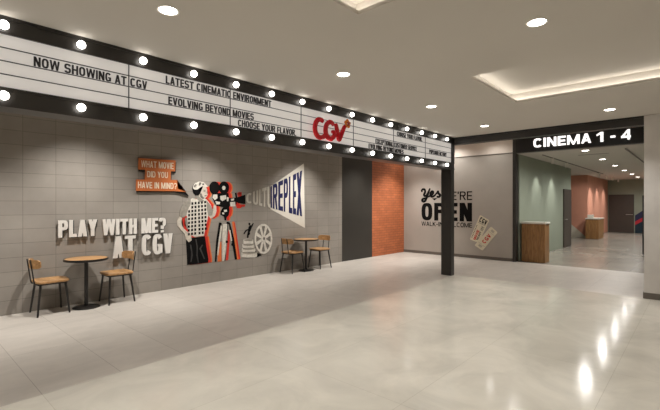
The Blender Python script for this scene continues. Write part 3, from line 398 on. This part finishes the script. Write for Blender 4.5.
# ================================================================ MARQUEE
YM = 4.0
mq = thing('marquee_sign', 'long black marquee with white letter boards between two rows of glowing round bulbs', 'sign', (2, YM, 2.31))
X0m, X1m = -2.9, 8.46
b = nb(); box(b, X0m, X1m, YM+.02, 4.24, 2.31, 3.015); obj('housing', b, M['dark'], mq)
b = nb(); box(b, X0m, X1m, YM, YM+.02, 2.874, 3.015); box(b, X0m, X1m, YM-.012, YM, 2.874, 2.889); box(b, X0m, X1m, YM-.012, YM, 2.99, 3.015); obj('upper_fascia', b, M['dark'], mq)
b = nb(); box(b, X0m, X1m, YM, YM+.02, 2.31, 2.461); box(b, X0m, X1m, YM-.012, YM, 2.441, 2.461); box(b, X0m, X1m, YM-.012, YM, 2.31, 2.335); obj('lower_fascia', b, M['dark'], mq)
b = nb(); box(b, 8.32, X1m, YM-.01, YM+.02, 2.461, 2.874); obj('end_trim', b, M['dark'], mq)
seams = [8.32-1.125*k for k in range(11)][::-1]
rows = [2.461, 2.564, 2.667, 2.77, 2.874]
for a, c in zip(seams, seams[1:]):
    b = nb(); box(b, a+.004, c-.004, YM+.006, YM+.02, 2.461, 2.874); p = obj('letter_board', b, M['board'], mq)
    b = nb()
    for z in rows[1:4]: box(b, a+.004, c-.004, YM+.001, YM+.006, z-.004, z+.004)
    obj('letter_track', b, M['line'], p)
for a in seams[:-1]:
    b = nb(); box(b, a-.004, a+.004, YM-.001, YM+.02, 2.461, 2.874); obj('panel_divider', b, M['line'], mq)
TX = [('NOW SHOWING AT CGV', .826, 1.741, 2), ('LATEST CINEMATIC ENVIRONMENT', 1.93, 3.298, 3), ('EVOLVING BEYOND MOVIES', 1.957, 3.025, 1), ('CHOOSE YOUR FLAVOR,', 2.80, 3.724, 0),
      ('CHOOSE YOUR FLAVOR,', 6.18, 7.06, 3), ('EXCEPTIONAL CUSTOMER SERVICE', 5.53, 6.86, 1), ('EVOLVING BEYOND MOVIES', 5.34, 6.39, 0), ('POPCORN FACTORY', 7.35, 8.09, 1)]
for s, xa, xb, r in TX:
    z = rows[r]+.007
    for wd_ in words(s):
        b = nb(); text(b, s, lambda u, v, fr: (xa+(xb-xa)*u, YM-.004 if fr else YM+.003, z+.078*v), (.29, .16), only=wd_)
        obj('marquee_word', b, M['letter'], mq)
# bulbs
for z in (2.934, 2.39):
    for k in range(-6, 15):
        x = .63+.53*k
        b = nb(); lathe(b, [(.026, 0), (.026, .008), (.02, .012)], (0, 0, 0), 16)
        bmesh.ops.rotate(b, verts=b.verts, cent=(0, 0, 0), matrix=Matrix.Rotation(PI/2, 3, 'X')); bmesh.ops.translate(b, verts=b.verts, vec=(x, YM, z))
        s = obj('bulb_socket', b, M['blackmetal'], mq, True)
        b = nb(); bmesh.ops.create_uvsphere(b, u_segments=20, v_segments=12, radius=.0345); bmesh.ops.translate(b, verts=b.verts, vec=(x, YM-.034, z))
        obj('bulb', b, M['bulb'], s, True)
# logo on the marquee
lg = bpy.data.objects.new('logo', None); COL.objects.link(lg); lg.parent = mq; lg.location = (4.4-2, YM-.05-YM, 2.6-2.31)
def lp(pts): return catmull([(x, YM-.045, z) for x, z in pts], 8)
C_ = [(4.205, 2.722), (4.165, 2.745), (4.10, 2.735), (4.055, 2.68), (4.04, 2.61), (4.06, 2.54), (4.105, 2.50), (4.17, 2.495), (4.225, 2.52), (4.25, 2.555)]
G_ = [(4.425, 2.700), (4.395, 2.735), (4.34, 2.738), (4.285, 2.70), (4.258, 2.63), (4.268, 2.555), (4.315, 2.51), (4.38, 2.505), (4.435, 2.545), (4.45, 2.60), (4.39, 2.607)]
V_ = [(4.475, 2.74), (4.50, 2.66), (4.525, 2.585), (4.552, 2.515), (4.60, 2.59), (4.645, 2.67), (4.685, 2.735)]
for nm, P, r0, r1 in (('letter_c', C_, .032, .038), ('letter_g', G_, .030, .039), ('letter_v', V_, .032, .039)):
    pts = lp(P); n = len(pts); rs = [(r0+(r1-r0)*math.sin(PI*i/(n-1)))*(.35+.65*min(1, 6*min(i, n-1-i)/(n-1)+.6)) for i in range(n)]
    b = nb(); sweep(b, pts, rs, 14, .8, (0, 1, 0)); obj(nm, b, M['logored'], lg, True)
cx, cz = 4.745, 2.775
b = nb()
for k in range(5):
    a = 2*PI*k/5+.3; c = (cx+.042*math.cos(a), cz+.042*math.sin(a))
    bmesh.ops.create_uvsphere(b, u_segments=14, v_segments=8, radius=.030, matrix=Matrix.Translation((c[0], YM-.045, c[1])) @ Matrix.Diagonal((1, .7, 1, 1)))
st = obj('star_flower', b, M['logoor'], lg, True)
b = nb()
for k in range(5):
    a = 2*PI*k/5+.3; sweep(b, [(cx, YM-.066, cz), (cx+.045*math.cos(a), YM-.064, cz+.045*math.sin(a))], [.011, .005], 8)
obj('flower_centre', b, M['logoyel'], st, True)

# corner post
b = nb(); box(b, 8.32, 8.46, 4.0, 4.24, 0, 2.31, .003); struct('wall_corner_post', b, M['dark'])

# ================================================================ CINEMA SIGN
cs = thing('cinema_sign', 'black lintel sign reading CINEMA 1 - 4 in white letters above the corridor opening', 'sign', (XW, 2.2, 2.94))
b = nb(); box(b, XW-.03, XW+.2, .6, 3.67, 2.955, 3.4); obj('sign_board', b, M['darker'], cs)
b = nb(); box(b, XW-.045, XW+.2, .6, 3.67, 2.93, 2.955); obj('lower_edge', b, M['dark'], cs)
for s, ya, yb in (('CINEMA', 3.222, 1.935), ('1', 1.823, 1.69), ('-', 1.55, 1.455), ('4', 1.345, 1.165)):
    b = nb()
    if s == '-': box(b, XW-.06, XW-.03, yb, ya, 3.11, 3.155)
    else: text(b, s, lambda u, v, fr: (XW-.06 if fr else XW-.03, ya+(yb-ya)*u, 3.035+.232*v), (.25, .19))
    obj('illuminated_lettering', b, M['sign'], cs)

# ================================================================ WALL ART (measured in metres on its wall)
def wf(y_back, y_front):
    return lambda a, z, d: (a, y_back if not d else y_front, z)
def art(name, polys, m, parent, k, base=YW):
    """flat cut-out glued on the left wall; k = layer, each layer 1.2 mm thick"""
    b = nb(); yb = base-.0004; yf = base-.004-.0014*k
    for p in polys: prism(b, p, lambda a, z, d: (a, yf if d else yb, z), 1, 0)
    for q in ([0]): pass
    bmesh.ops.triangulate(b, faces=[f for f in b.faces if len(f.verts) > 4])
    return obj(name, b, m, parent)
# cameraman
man = thing('wall_decal', 'black and white wall print of a film cameraman in cap and checked shirt', 'wall art', (4.1, YW, .75))
shift = lambda q, dx: [(a+dx, z-.004) for a, z in q]
for k_ in ('shirt', 'trousers', 'face', 'arm_r'):
    art('orange_offset', [shift(ART[k_], .088)], M['orange'], man, 0)
for k_ in ('shirt', 'trousers', 'face', 'arm_r', 'arm_l'):
    art('red_offset', [shift(ART[k_], .058)], M['red'], man, 1)
sh = art('shirt', [ART['shirt']], M['mlight'], man, 3)
art('checks', ART['checks'], M['mdark'], sh, 4)
art('sleeve', [ART['sleeve_l']], M['mmid'], man, 5)
art('sleeve', [ART['sleeve_r']], M['mmid'], man, 5)
art('arm', [ART['arm_l']], M['mskin'], man, 4)
art('arm', [ART['arm_r']], M['mskin'], man, 3)
tr = art('trousers', [ART['trousers']], M['mdark'], man, 3)
art('creases', [ART['tline1'], ART['tline2'], ART['tline3']], M['mcrease'], tr, 4)
art('neck', [ART['neck']], M['mmid'], man, 4)
art('face', [ART['face']], M['mskin'], man, 4)
art('hair', [ART['hair']], M['mdark'], man, 5)
art('face_shading', [ART['eye'], ART['cheek'], ART['mouth']], M['mgrey'], man, 6)
cp = art('cap', [ART['cap']], M['mlight'], man, 6); art('cap_print', ART['capspots'], M['mgrey'], cp, 7)
# cine camera on tripod
cc = thing('wall_decal', 'black and white wall print of an old film camera on a tripod with red offset', 'wall art', (4.9, YW, .75))
for k_ in ('mag1', 'mag2', 'camdark', 'headdark'): art('orange_offset', [shift(ART[k_], .09)], M['orange'], cc, 0)
for q in [shift(ART[k_], .06) for k_ in ('mag1', 'mag2', 'camdark', 'headdark')]+ART['hoodred']: art('red_offset', [q], M['red'], cc, 1)
art('camera_body', [ART['camdark']], M['mdark'], cc, 3)
art('camera_details', ART['camlight'], M['mlight'], cc, 5)
mg = art('film_magazine', [ART['mag1'], ART['mag2']], M['black'], cc, 4)
art('magazine_hub', [ART['hub']], M['mlight'], mg, 5)
art('lens_hood', [ART['hood'], ART['hoodtop']], M['black'], cc, 4)
th = art('tripod_head', [ART['headdark']], M['mdark'], cc, 3)
art('head_details', ART['headlight'], M['mlight'], th, 5)
art('tripod_orange_leg', ART['lego'], M['orange'], cc, 1)
art('tripod_red_leg', ART['legr'], M['red'], cc, 2)
for q in ART['legk']: art('tripod_leg', [q], M['mdark'], cc, 3)
art('tripod_rail', ART['legw'], M['mlight'], cc, 4)
for q in ART['knobs']: art('tripod_knob', [q], M['black'], cc, 5)
# reel and cans
rl = thing('wall_decal', 'grey wall print of a spoked film reel right of the stacked film cans', 'wall art', (5.7, YW, .46))
b = nb(); yb = YW-.0004; yf = YW-.012
o_, i_ = ART['reel_o'], ART['reel_i']; n = len(o_)
R = [[b.verts.new((p[0], y, p[1])) for p in q] for q in (o_, i_) for y in (yb, yf)]
for k in range(n):
    k2 = (k+1) % n
    for a, c in ((0, 1), (1, 3), (3, 2), (2, 0)): b.faces.new((R[a][k], R[a][k2], R[c][k2], R[c][k]))
rim = obj('reel_rim', b, M['mlight'], rl)
art('reel_back', [ART['reel_o']], M['mgrey'], rl, 2)
art('reel_spoke', ART['reel_s'], M['mlight'], rl, 4)
h = art('reel_hub', [ART['reel_c']], M['mlight'], rl, 5); art('hub_hole', [ART['reel_c2']], M['mgrey'], h, 6)
cn = thing('wall_decal', 'grey wall print of stacked film cans with a small running figure on top', 'wall art', (5.3, YW, .46))
art('can_shade', [ART['canshade']], M['mdark'], cn, 1)
for i, (p, q) in enumerate(ART['cans']):
    c = art('film_can', [p], M['mlight'], cn, 2+i); art('can_lid', [q], M['mmid'], c, 7)
art('running_figure', ART['runner'], M['black'], cn, 3)
# projected beam with its word
bt = thing('wall_decal', 'wall graphic of a pale projector beam with the word CULTUREPLEX widening to the right', 'wall art', (6.2, YW, .98))
art('light_beam', [ART['beam']], M['beam'], bt, 0)
for i, (ch, q) in enumerate(ART['cells']):
    (xa, ta), (xb, tb), (_, bb_), (_, ba) = q
    b = nb(); k = 2.5
    def f(u, v, fr):
        x = xa+(xb-xa)*u; t = ta+(tb-ta)*u; bo = ba+(bb_-ba)*u
        return (x, YW-.0085 if fr else YW-.0002, bo+(t-bo)*v)
    text(b, ch, f, (.34, .15))
    if i < 5: obj('letter', b, M['mghost'], bt)['label'] = 'faint pale letter %s' % ch
    else: obj('letter', b, M['navy'], bt)['label'] = 'navy letter %s' % ch
q = ART['cells'][4][1]; b = nb(); xr = q[1][0]
prism(b, [(xr-.045, q[3][1]), (xr, q[2][1]), (xr, q[1][1]), (xr-.045, q[0][1])], lambda a, z, d: (a, YW-.010 if d else YW-.0002, z), 1, 0); obj('letter_stroke', b, M['navy'], bt)
# raised slogan
sl = thing('raised_lettering', 'white raised letters PLAY WITH ME? AT CGV with black sides on grey tile wall', 'sign', (2.6, YW, .67))
def slab_text(s, xa, xb, z0, h, nm, off):
    for wd_ in words(s):
        b = nb(); text(b, s, lambda u, v, fr: (xa+(xb-xa)*u, YW-.06 if fr else YW-.031, z0+h*v), off, .1, wd_); p = obj(nm, b, M['white'], sl)
        b = nb(); text(b, s, lambda u, v, fr: (xa+(xb-xa)*u+.022, YW-.03 if fr else YW-.0005, z0+h*v-.008), off, .1, wd_); obj('black_side', b, M['shadow'], p)
slab_text('PLAY WITH ME?', 1.775, 3.44, 1.05, .262, 'slogan_word', (.41, .18))
slab_text('AT CGV', 2.545, 3.565, .665, .36, 'slogan_word', (.42, .15))
# speech bubble
sp = thing('speech_bubble_sign', 'orange stepped speech bubble sign asking WHAT MOVIE DID YOU HAVE IN MIND?', 'sign', (3.3, YW, 1.85))
b = nb()
for k_, p in enumerate(ART['bub'][:2]+[ART['bubshade']]):
    prism(b, [(x+.022, z-.03) for x, z in p], lambda a, z, d: (a, YW-.03 if d else YW-.0005, z), 1, 0)
bmesh.ops.triangulate(b, faces=[f for f in b.faces if len(f.verts) > 4]); obj('shadow_board', b, M['shadow'], sp)
for k_, p in enumerate(ART['bub']):
    b = nb(); prism(b, p, lambda a, z, d: (a, YW-.05-.0005*k_ if d else YW-.03, z), 1, 0)
    bmesh.ops.triangulate(b, faces=[f for f in b.faces if len(f.verts) > 4]); obj('bubble_step', b, M['bubble'], sp)
for s, q in ART['bubtxt']:
    (xa, ta), (xb, tb), (_, bb_), (_, ba) = q
    t = (ta+tb)/2; bo = (ba+bb_)/2
    for wd_ in words(s):
        b = nb(); text(b, s, lambda u, v, fr: (xa+(xb-xa)*u, YW-.056 if fr else YW-.0505, bo+(t-bo)*v), (.26, .15), only=wd_); obj('bubble_word', b, M['cream2'], sp)

# ---- far wall graphics
og = thing('wall_lettering', "black wall lettering YES WE'RE OPEN WALK-IN WELCOME on the grey far wall", 'sign', (XW, 5.7, .87))
def ft(s, ya, yb, z0, h, off, nm, th=.004):
    for wd_ in words(s):
        b = nb(); text(b, s, lambda u, v, fr: (XW-th if fr else XW-.0003, ya+(yb-ya)*u, z0+h*v), off, only=wd_); obj(nm, b, M['black'], og)
ft('OPEN', 6.53, 4.89, 1.055, .545, (.36, .2), 'open_word')
ft("WE'RE", 5.83, 4.885, 1.68, .255, (.2, .13), 'small_word')
ft('WALK-IN WELCOME', 6.53, 4.885, .88, .135, (.21, .15), 'lower_word')
b = nb()
for p in ART['yes']:
    pts = catmull([(XW-.004, y, z) for y, z in p], 5); n = len(pts)
    sweep(b, pts, [.024+.015*math.sin(PI*i/(n-1)) for i in range(n)], 6, .1, (1, 0, 0))
prism(b, ART['yestri'], lambda a, z, d: (XW-.005 if d else XW-.0003, a, z), 1, 0)
obj('script_word', b, M['black'], og)
for i, (q, lab) in enumerate(((ART['tick1'], 'cream printed cinema ticket graphic leaning left, black script and red block, behind the other'), (ART['tick2'], 'cream printed cinema ticket graphic with big red script, lower and in front'))):
    c = Vector((sum(p[0] for p in q)/4, sum(p[1] for p in q)/4))
    th0 = .004+.006*i
    tk = thing('ticket_decal', lab, 'wall art', (XW, c.x, c.y), 'tickets on the far wall')
    b = nb(); pts = []
    for k in range(4):                       # rounded corners
        p = Vector(q[k]); a = (Vector(q[k-1])-p).normalized(); d = (Vector(q[(k+1) % 4])-p).normalized()
        pts += [p+a*.03, p+(a+d)*.009, p+d*.03]
    prism(b, [tuple(p) for p in pts], lambda a, z, d: (XW-th0 if d else XW-.0003-.0042*i, a, z), 1, 0)
    bmesh.ops.triangulate(b, faces=[f for f in b.faces if len(f.verts) > 4]); obj('ticket_card', b, M['ticket'], tk)
    P = [Vector(p) for p in q]
    def tf(u, v): return (P[3]*(1-u)+P[2]*u)*(1-v)+(P[0]*(1-u)+P[1]*u)*v     # u across, v up the ticket
    def quad(bm, u0, u1, v0, v1):
        prism(bm, [tuple(tf(a, c_)) for a, c_ in ((u0, v0), (u1, v0), (u1, v1), (u0, v1))], lambda a, z, d: (XW-th0-.0015 if d else XW-th0+.001, a, z), 1, 0)
    def tt(bm, s, u0, u1, v0, v1, rot=False, off=(.3, .2)):
        def f(u, v, fr):
            p = tf(u0+(u1-u0)*u, v0+(v1-v0)*v) if not rot else tf(u1+(u0-u1)*v, v0+(v1-v0)*u)
            return (XW-th0-.002 if fr else XW-th0+.001, p.x, p.y)
        text(bm, s, f, off)
    if i == 0:
        b = nb(); tt(b, 'CGV', .14, .9, .76, .95, off=(.34, .22)); quad(b, .1, .9, .72, .73)
        for k in range(5): quad(b, .58, .8 if k % 2 else .88, .5+.035*k, .515+.035*k)
        for k in range(9): quad(b, .08, .16, .1+.06*k, .13+.06*k)
        obj('ticket_print', b, M['mdark'], tk)
        b = nb(); tt(b, 'MOVIE', .3, .56, .06, .46, True); obj('ticket_print', b, M['red'], tk)
        b = nb(); tt(b, 'TICKET', .62, .78, .08, .44, True); obj('ticket_print', b, M['mdark'], tk)
    else:
        b = nb(); tt(b, 'CGV', .3, .74, .3, .72, True); obj('ticket_print', b, M['red'], tk)
        b = nb(); quad(b, .08, .92, .2, .207); quad(b, .08, .92, .8, .807)
        for k in range(3): quad(b, .3, .7, .08+.03*k, .095+.03*k); quad(b, .3, .7, .86+.03*k, .875+.03*k)
        obj('ticket_print', b, M['mmid'], tk)

# ================================================================ FURNITURE
def make_chair():
    t = thing('cafe_chair', '', 'chair', (0, 0, 0), 'wood and black steel cafe chairs')
    b = nb(); n = 28                                    # seat: rounded square, slightly dished
    pr = []
    for k in range(n):
        a = 2*PI*k/n; c, s = math.cos(a), math.sin(a)
        e = .36; pr.append((.205*math.copysign(abs(c)**e, c), .205*math.copysign(abs(s)**e, s)*(1-.06*c)))
    rg = []
    for z, sc in ((.448, .95), (.455, 1.0), (.474, 1.0), (.481, .975), (.479, .8), (.474, .4)):
        rg.append([b.verts.new((x*sc+.01, y*sc, z)) for x, y in pr])
    for p, q in zip(rg, rg[1:]):
        for k in range(n): b.faces.new((p[k], p[(k+1) % n], q[(k+1) % n], q[k]))
    b.faces.new(rg[0][::-1]); b.faces.new(rg[-1]); obj('seat', b, M['chairwood'], t, True)
    b = nb()
    for s in (-1, 1): box(b, -.165, .175, s*.155-.012, s*.155+.012, .425, .448)
    for x in (-.165, .165): box(b, x-.012, x+.012, -.155, .155, .425, .448)
    obj('seat_frame', b, M['blackmetal'], t)
    for sx in (-1, 1):
        for sy in (-1, 1):
            b = nb(); sweep(b, [(sx*.15+.005, sy*.15, .43), (sx*.192, sy*.207, 0)], [.016, .012], 10); obj('leg', b, M['blackmetal'], t, True)
    for sy in (-1, 1):
        b = nb(); sweep(b, catmull([(-.15, sy*.095, .43), (-.185, sy*.095, .435), (-.205, sy*.095, .46), (-.225, sy*.093, .60), (-.252, sy*.09, .785)], 5), .0085, 8); obj('back_rod', b, M['blackmetal'], t, True)
    b = nb(); n = 15; G = []                              # curved backrest plate
    for i in range(n):
        y = -.2+.4*i/(n-1); e = abs(y)/.2; h = .062*(1-max(0, e-.82)**1.5*5.5)
        x = -.243+.085*e**2
        G.append([b.verts.new(p) for p in ((x, y, .722-h), (x+.014, y, .722-h), (x+.008, y, .722+h), (x-.006, y, .722+h))])
    for p, q in zip(G, G[1:]):
        for k in range(4): b.faces.new((p[k], p[(k+1) % 4], q[(k+1) % 4], q[k]))
    b.faces.new(G[0][::-1]); b.faces.new(G[-1]); obj('backrest', b, M['chairwood'], t, True)
    return t
ch = make_chair()
spots = [((1.62, 6.91), 0, 'wood and black steel cafe chair left of the near table, below the lettering'),
         ((2.53, 6.91), PI, 'wood and black steel cafe chair right of the near table, back towards the cameraman print'),
         ((6.32, 6.91), 0, 'wood and black steel cafe chair left of the far table, beside the film reel print'),
         ((7.23, 6.91), PI, 'wood and black steel cafe chair right of the far table, nearest the dark wall panel')]
for i, ((x, y), rz, lab) in enumerate(spots):
    c = ch if i == 0 else dup(ch, (x, y, 0))
    c.location = (x, y, 0); c.rotation_euler = (0, 0, rz); c['label'] = lab
tb = thing('cafe_table', 'small round wooden cafe table between the two chairs under the PLAY lettering', 'table', (0, 0, 0), 'round cafe tables')
b = nb(); lathe(b, [(0, .742), (.28, .742), (.288, .738), (.288, .73), (0, .73)], n=48); obj('tabletop', b, M['tabletop'], tb, True)
b = nb(); lathe(b, [(.282, .7425), (.292, .7425), (.295, .735), (.295, .712), (.29, .708), (0, .708), (0, .729), (.282, .729), (.282, .7425)], n=48); obj('table_edge', b, M['blackmetal'], tb, True)
b = nb(); lathe(b, [(.026, .02), (.026, .69), (.07, .7), (.07, .708)], n=20); obj('column', b, M['blackmetal'], tb, True)
b = nb(); lathe(b, [(0, 0), (.182, 0), (.184, .008), (.17, .016), (.05, .024), (.03, .03), (0, .03)], n=40); obj('base', b, M['blackmetal'], tb, True)
t2 = dup(tb, (6.70, 6.85, 0), 'small round wooden cafe table between the two chairs under the projector beam graphic'); tb.location = (2.07, 6.85, 0)

# counters
def counter(x0, x1, y0, y1, h, label, name='reception_counter'):
    t = thing(name, label, 'counter', ((x0+x1)/2, (y0+y1)/2, 0), 'wooden counters in the corridor')
    b = nb(); box(b, x0, x1, y0, y1, .005, h-.05, .006); bd = obj('counter_body', b, M['counterwood'], t)
    b = nb(); box(b, x0+.02, x1-.02, y0+.02, y1-.02, 0, .01); obj('plinth', b, M['blackmetal'], t)
    b = nb(); k = 6                                        # front boards with grooves
    for i in range(k):
        ya = y0+.05+(y1-y0-.1)*i/k; yb = y0+.05+(y1-y0-.1)*(i+1)/k
        box(b, x0-.008, x0+.002, ya+.003, yb-.003, .2 if h > 1 else .12, h-.11, .002)
    obj('front_boards', b, M['counterwood'], bd)
    b = nb(); box(b, x0-.025, x1+.01, y0-.025, y1+.01, h-.05, h, .008); obj('counter_top', b, M['countertop'], t)
counter(11.73, 12.15, 3.02, 3.60, 1.08, 'wooden counter with white top just inside the cinema opening, by the green wall')
counter(21.4, 22.7, 3.33, 3.83, .94, 'distant wooden counter with white top against the terracotta wall')
b = nb(); box(b, 21.5, 21.7, 3.55, 3.78, 0.941, 1.09, .01); tag(obj('desk_sign_box', b, M['countertop'], loc=(21.6, 3.66, .941)), 'small white box on the left end of the distant counter', 'box')
# free-standing display panel partly behind the pillar
dp = thing('display_stand', 'black freestanding display panel in the corridor, half hidden by the right pillar', 'stand', (15.3, 1.05, 0))
b = nb(); box(b, 15.28, 15.32, .85, 1.275, .06, 1.82, .006); obj('display_panel', b, M['darker'], dp)
b = nb(); box(b, 15.15, 15.45, .85, 1.27, 0, .02, .004); box(b, 15.285, 15.315, 1.0, 1.1, .02, .06); obj('stand_foot', b, M['blackmetal'], dp)
b = nb(); box(b, 15.272, 15.28, .89, 1.235, .3, 1.76); obj('poster', b, M['navyp'], dp)

# ================================================================ LIGHT FITTINGS
def spot(name, loc, power, deg, parent, blend=.6, radius=.04, tgt=None, color=WARM):
    l = bpy.data.lights.new(name, 'SPOT'); l.energy = power; l.spot_size = math.radians(deg); l.spot_blend = blend; l.shadow_soft_size = radius; l.color = color
    o = bpy.data.objects.new(name, l); COL.objects.link(o); o.location = Vector(loc)-world_loc(parent); o.parent = parent
    if tgt is not None: o.rotation_euler = (Vector(tgt)-Vector(loc)).to_track_quat('-Z', 'Y').to_euler()
    return o
def downlight(x, y, z, label, group, power, deg=120, r=.068, blend=.8):
    t = thing('ceiling_light', label, 'ceiling light', (x, y, z), group)
    b = nb(); lathe(b, [(r, -.002), (r+.012, -.006), (r+.014, 0), (r+.012, .001), (r, .001)][:4]+[(r-.002, .001), (r-.002, -.002), (r, -.002)], (x, y, z), 28); obj('trim_ring', b, M['lampw'], t, True)
    b = nb(); lathe(b, [(0, -.004), (r-.003, -.004), (r-.002, -.0005), (0, -.0005)], (x, y, z), 28); obj('lens', b, M['lamp'], t, True)
    spot('lamp', (x, y, z-.012), power, deg, t, blend, .05)
    return t
names = {(1.45, 2.97): 'round recessed downlight nearest the marquee, upper left of the ceiling', (3.49, 2.97): 'round recessed downlight above the red logo side of the marquee, second in its row',
         (5.52, 2.97): 'round recessed downlight third in the row along the marquee', (7.55, 2.97): 'small far downlight last in the row by the corner of marquee and beam',
         (3.54, .97): 'large round downlight between the two ceiling recesses', (7.55, 1.03): 'round downlight just in front of the cinema sign'}
for (x, y), lab in names.items(): downlight(x, y, 3.015, lab, 'downlights in the lobby ceiling', P_DOWN)
for x, y in ((-.5, 2.97), (-.5, .97), (-2.5, 2.97), (3.54, -1.9), (7.55, -1.9), (-.5, -1.9), (-3.2, 0)):
    downlight(x, y, 3.015, 'round recessed downlight out of the picture', 'downlights outside the picture', P_DOWN)
for i in range(6):
    downlight(12.0+2.67*i, 2.15+.03*i, CZ, ['first', 'second', 'third', 'fourth', 'fifth', 'last'][i]+' downlight from the sign in the receding corridor row', 'downlights in the corridor ceiling', P_CORR, 168, .08, 1.0)
def wash(x, y, z, tgt, power, deg, label, grp):
    t = thing('wall_washer', label, 'spotlight', (x, y, z), grp)
    d = (Vector(tgt)-Vector((x, y, z-.1))).normalized(); c = Vector((x, y, z-.1))
    b = nb(); sweep(b, [(x, y, z), (x, y, z-.07)], .008, 8); sweep(b, [c-d*.06, c+d*.05], .035, 16); obj('lamp_body', b, M['lampw'], t, True)
    spot('lamp', tuple(c+d*.06), power, deg, t, .9, .03, tgt)
for x in (.1, 2.07, 4.1, 6.75, 9.0, 10.6):
    wash(x, 6.05, 3.4, (x, 6.8, 0), P_WASH, 94, 'spotlight washing the left wall, hidden above the marquee', 'wall washers behind the marquee')
for y in (5.42, 4.2, 6.75): downlight(11.05, y, 3.4, 'downlight close to the grey far wall, hidden above the beam', 'downlights above the entrance', 80 if y == 5.42 else 28, 150, .075, 1.0)
for y in (1.6, 3.2): downlight(9.9, y, 3.4, 'downlight in the raised ceiling, hidden above the beam', 'downlights above the entrance', 45, 165, .075, 1.0)  # unseen lamps added to brighten the pale upper band and entrance
# track with spots in the corridor
tr = thing('light_track', 'thin dark lighting track on the corridor ceiling along the green wall', 'light track', (17, 3.2, CZ))
b = nb(); box(b, 12.2, 21.6, 3.18, 3.21, CZ-.02, CZ-.001); obj('rail', b, M['base'], tr)
tr2 = thing('light_track', 'thin dark lighting track on the corridor ceiling near the right pillar', 'light track', (16, 1.35, CZ))
b = nb(); box(b, 12.2, 18.5, 1.33, 1.36, CZ-.02, CZ-.001); obj('rail', b, M['base'], tr2)
def tspot(x, y, tgt, p, lab):
    t = thing('track_spotlight', lab, 'spotlight', (x, y, CZ-.02), 'white track spotlights in the corridor')
    z = CZ-.02
    b = nb(); sweep(b, [(x, y, z), (x, y, z-.16)], .038, 16); obj('lamp_body', b, M['lampw'], t, True)
    spot('lamp', (x, y, z-.17), p, 76, t, .8, .03, tgt)
for x, l in ((13.2, 'nearer white cylinder spotlight lighting the green wall'), (14.9, 'farther white cylinder spotlight lighting the green wall')): tspot(x, 3.19, (x+.1, 3.75, 1.2), 45, l)
for i, x in enumerate((22.6, 24.3, 26.2)): tspot(x, 3.2, (x, 3.95, 1.2), 60, ['first', 'middle', 'last'][i]+' white spotlight in the row beside the terracotta wall')
tspot(20.6, 3.19, (22.0, 4.4, 1.3), 45, 'white spotlight aimed at the terracotta wall corner above the cream wedge')
b = nb(); box(b, 12.98, 13.06, 1.8, 2.5, CZ-.006, CZ-.0005); tag(obj('ceiling_vent', b, M['base'], loc=(13.02, 2.15, CZ)), 'long narrow grey air slot in the corridor ceiling', 'vent')
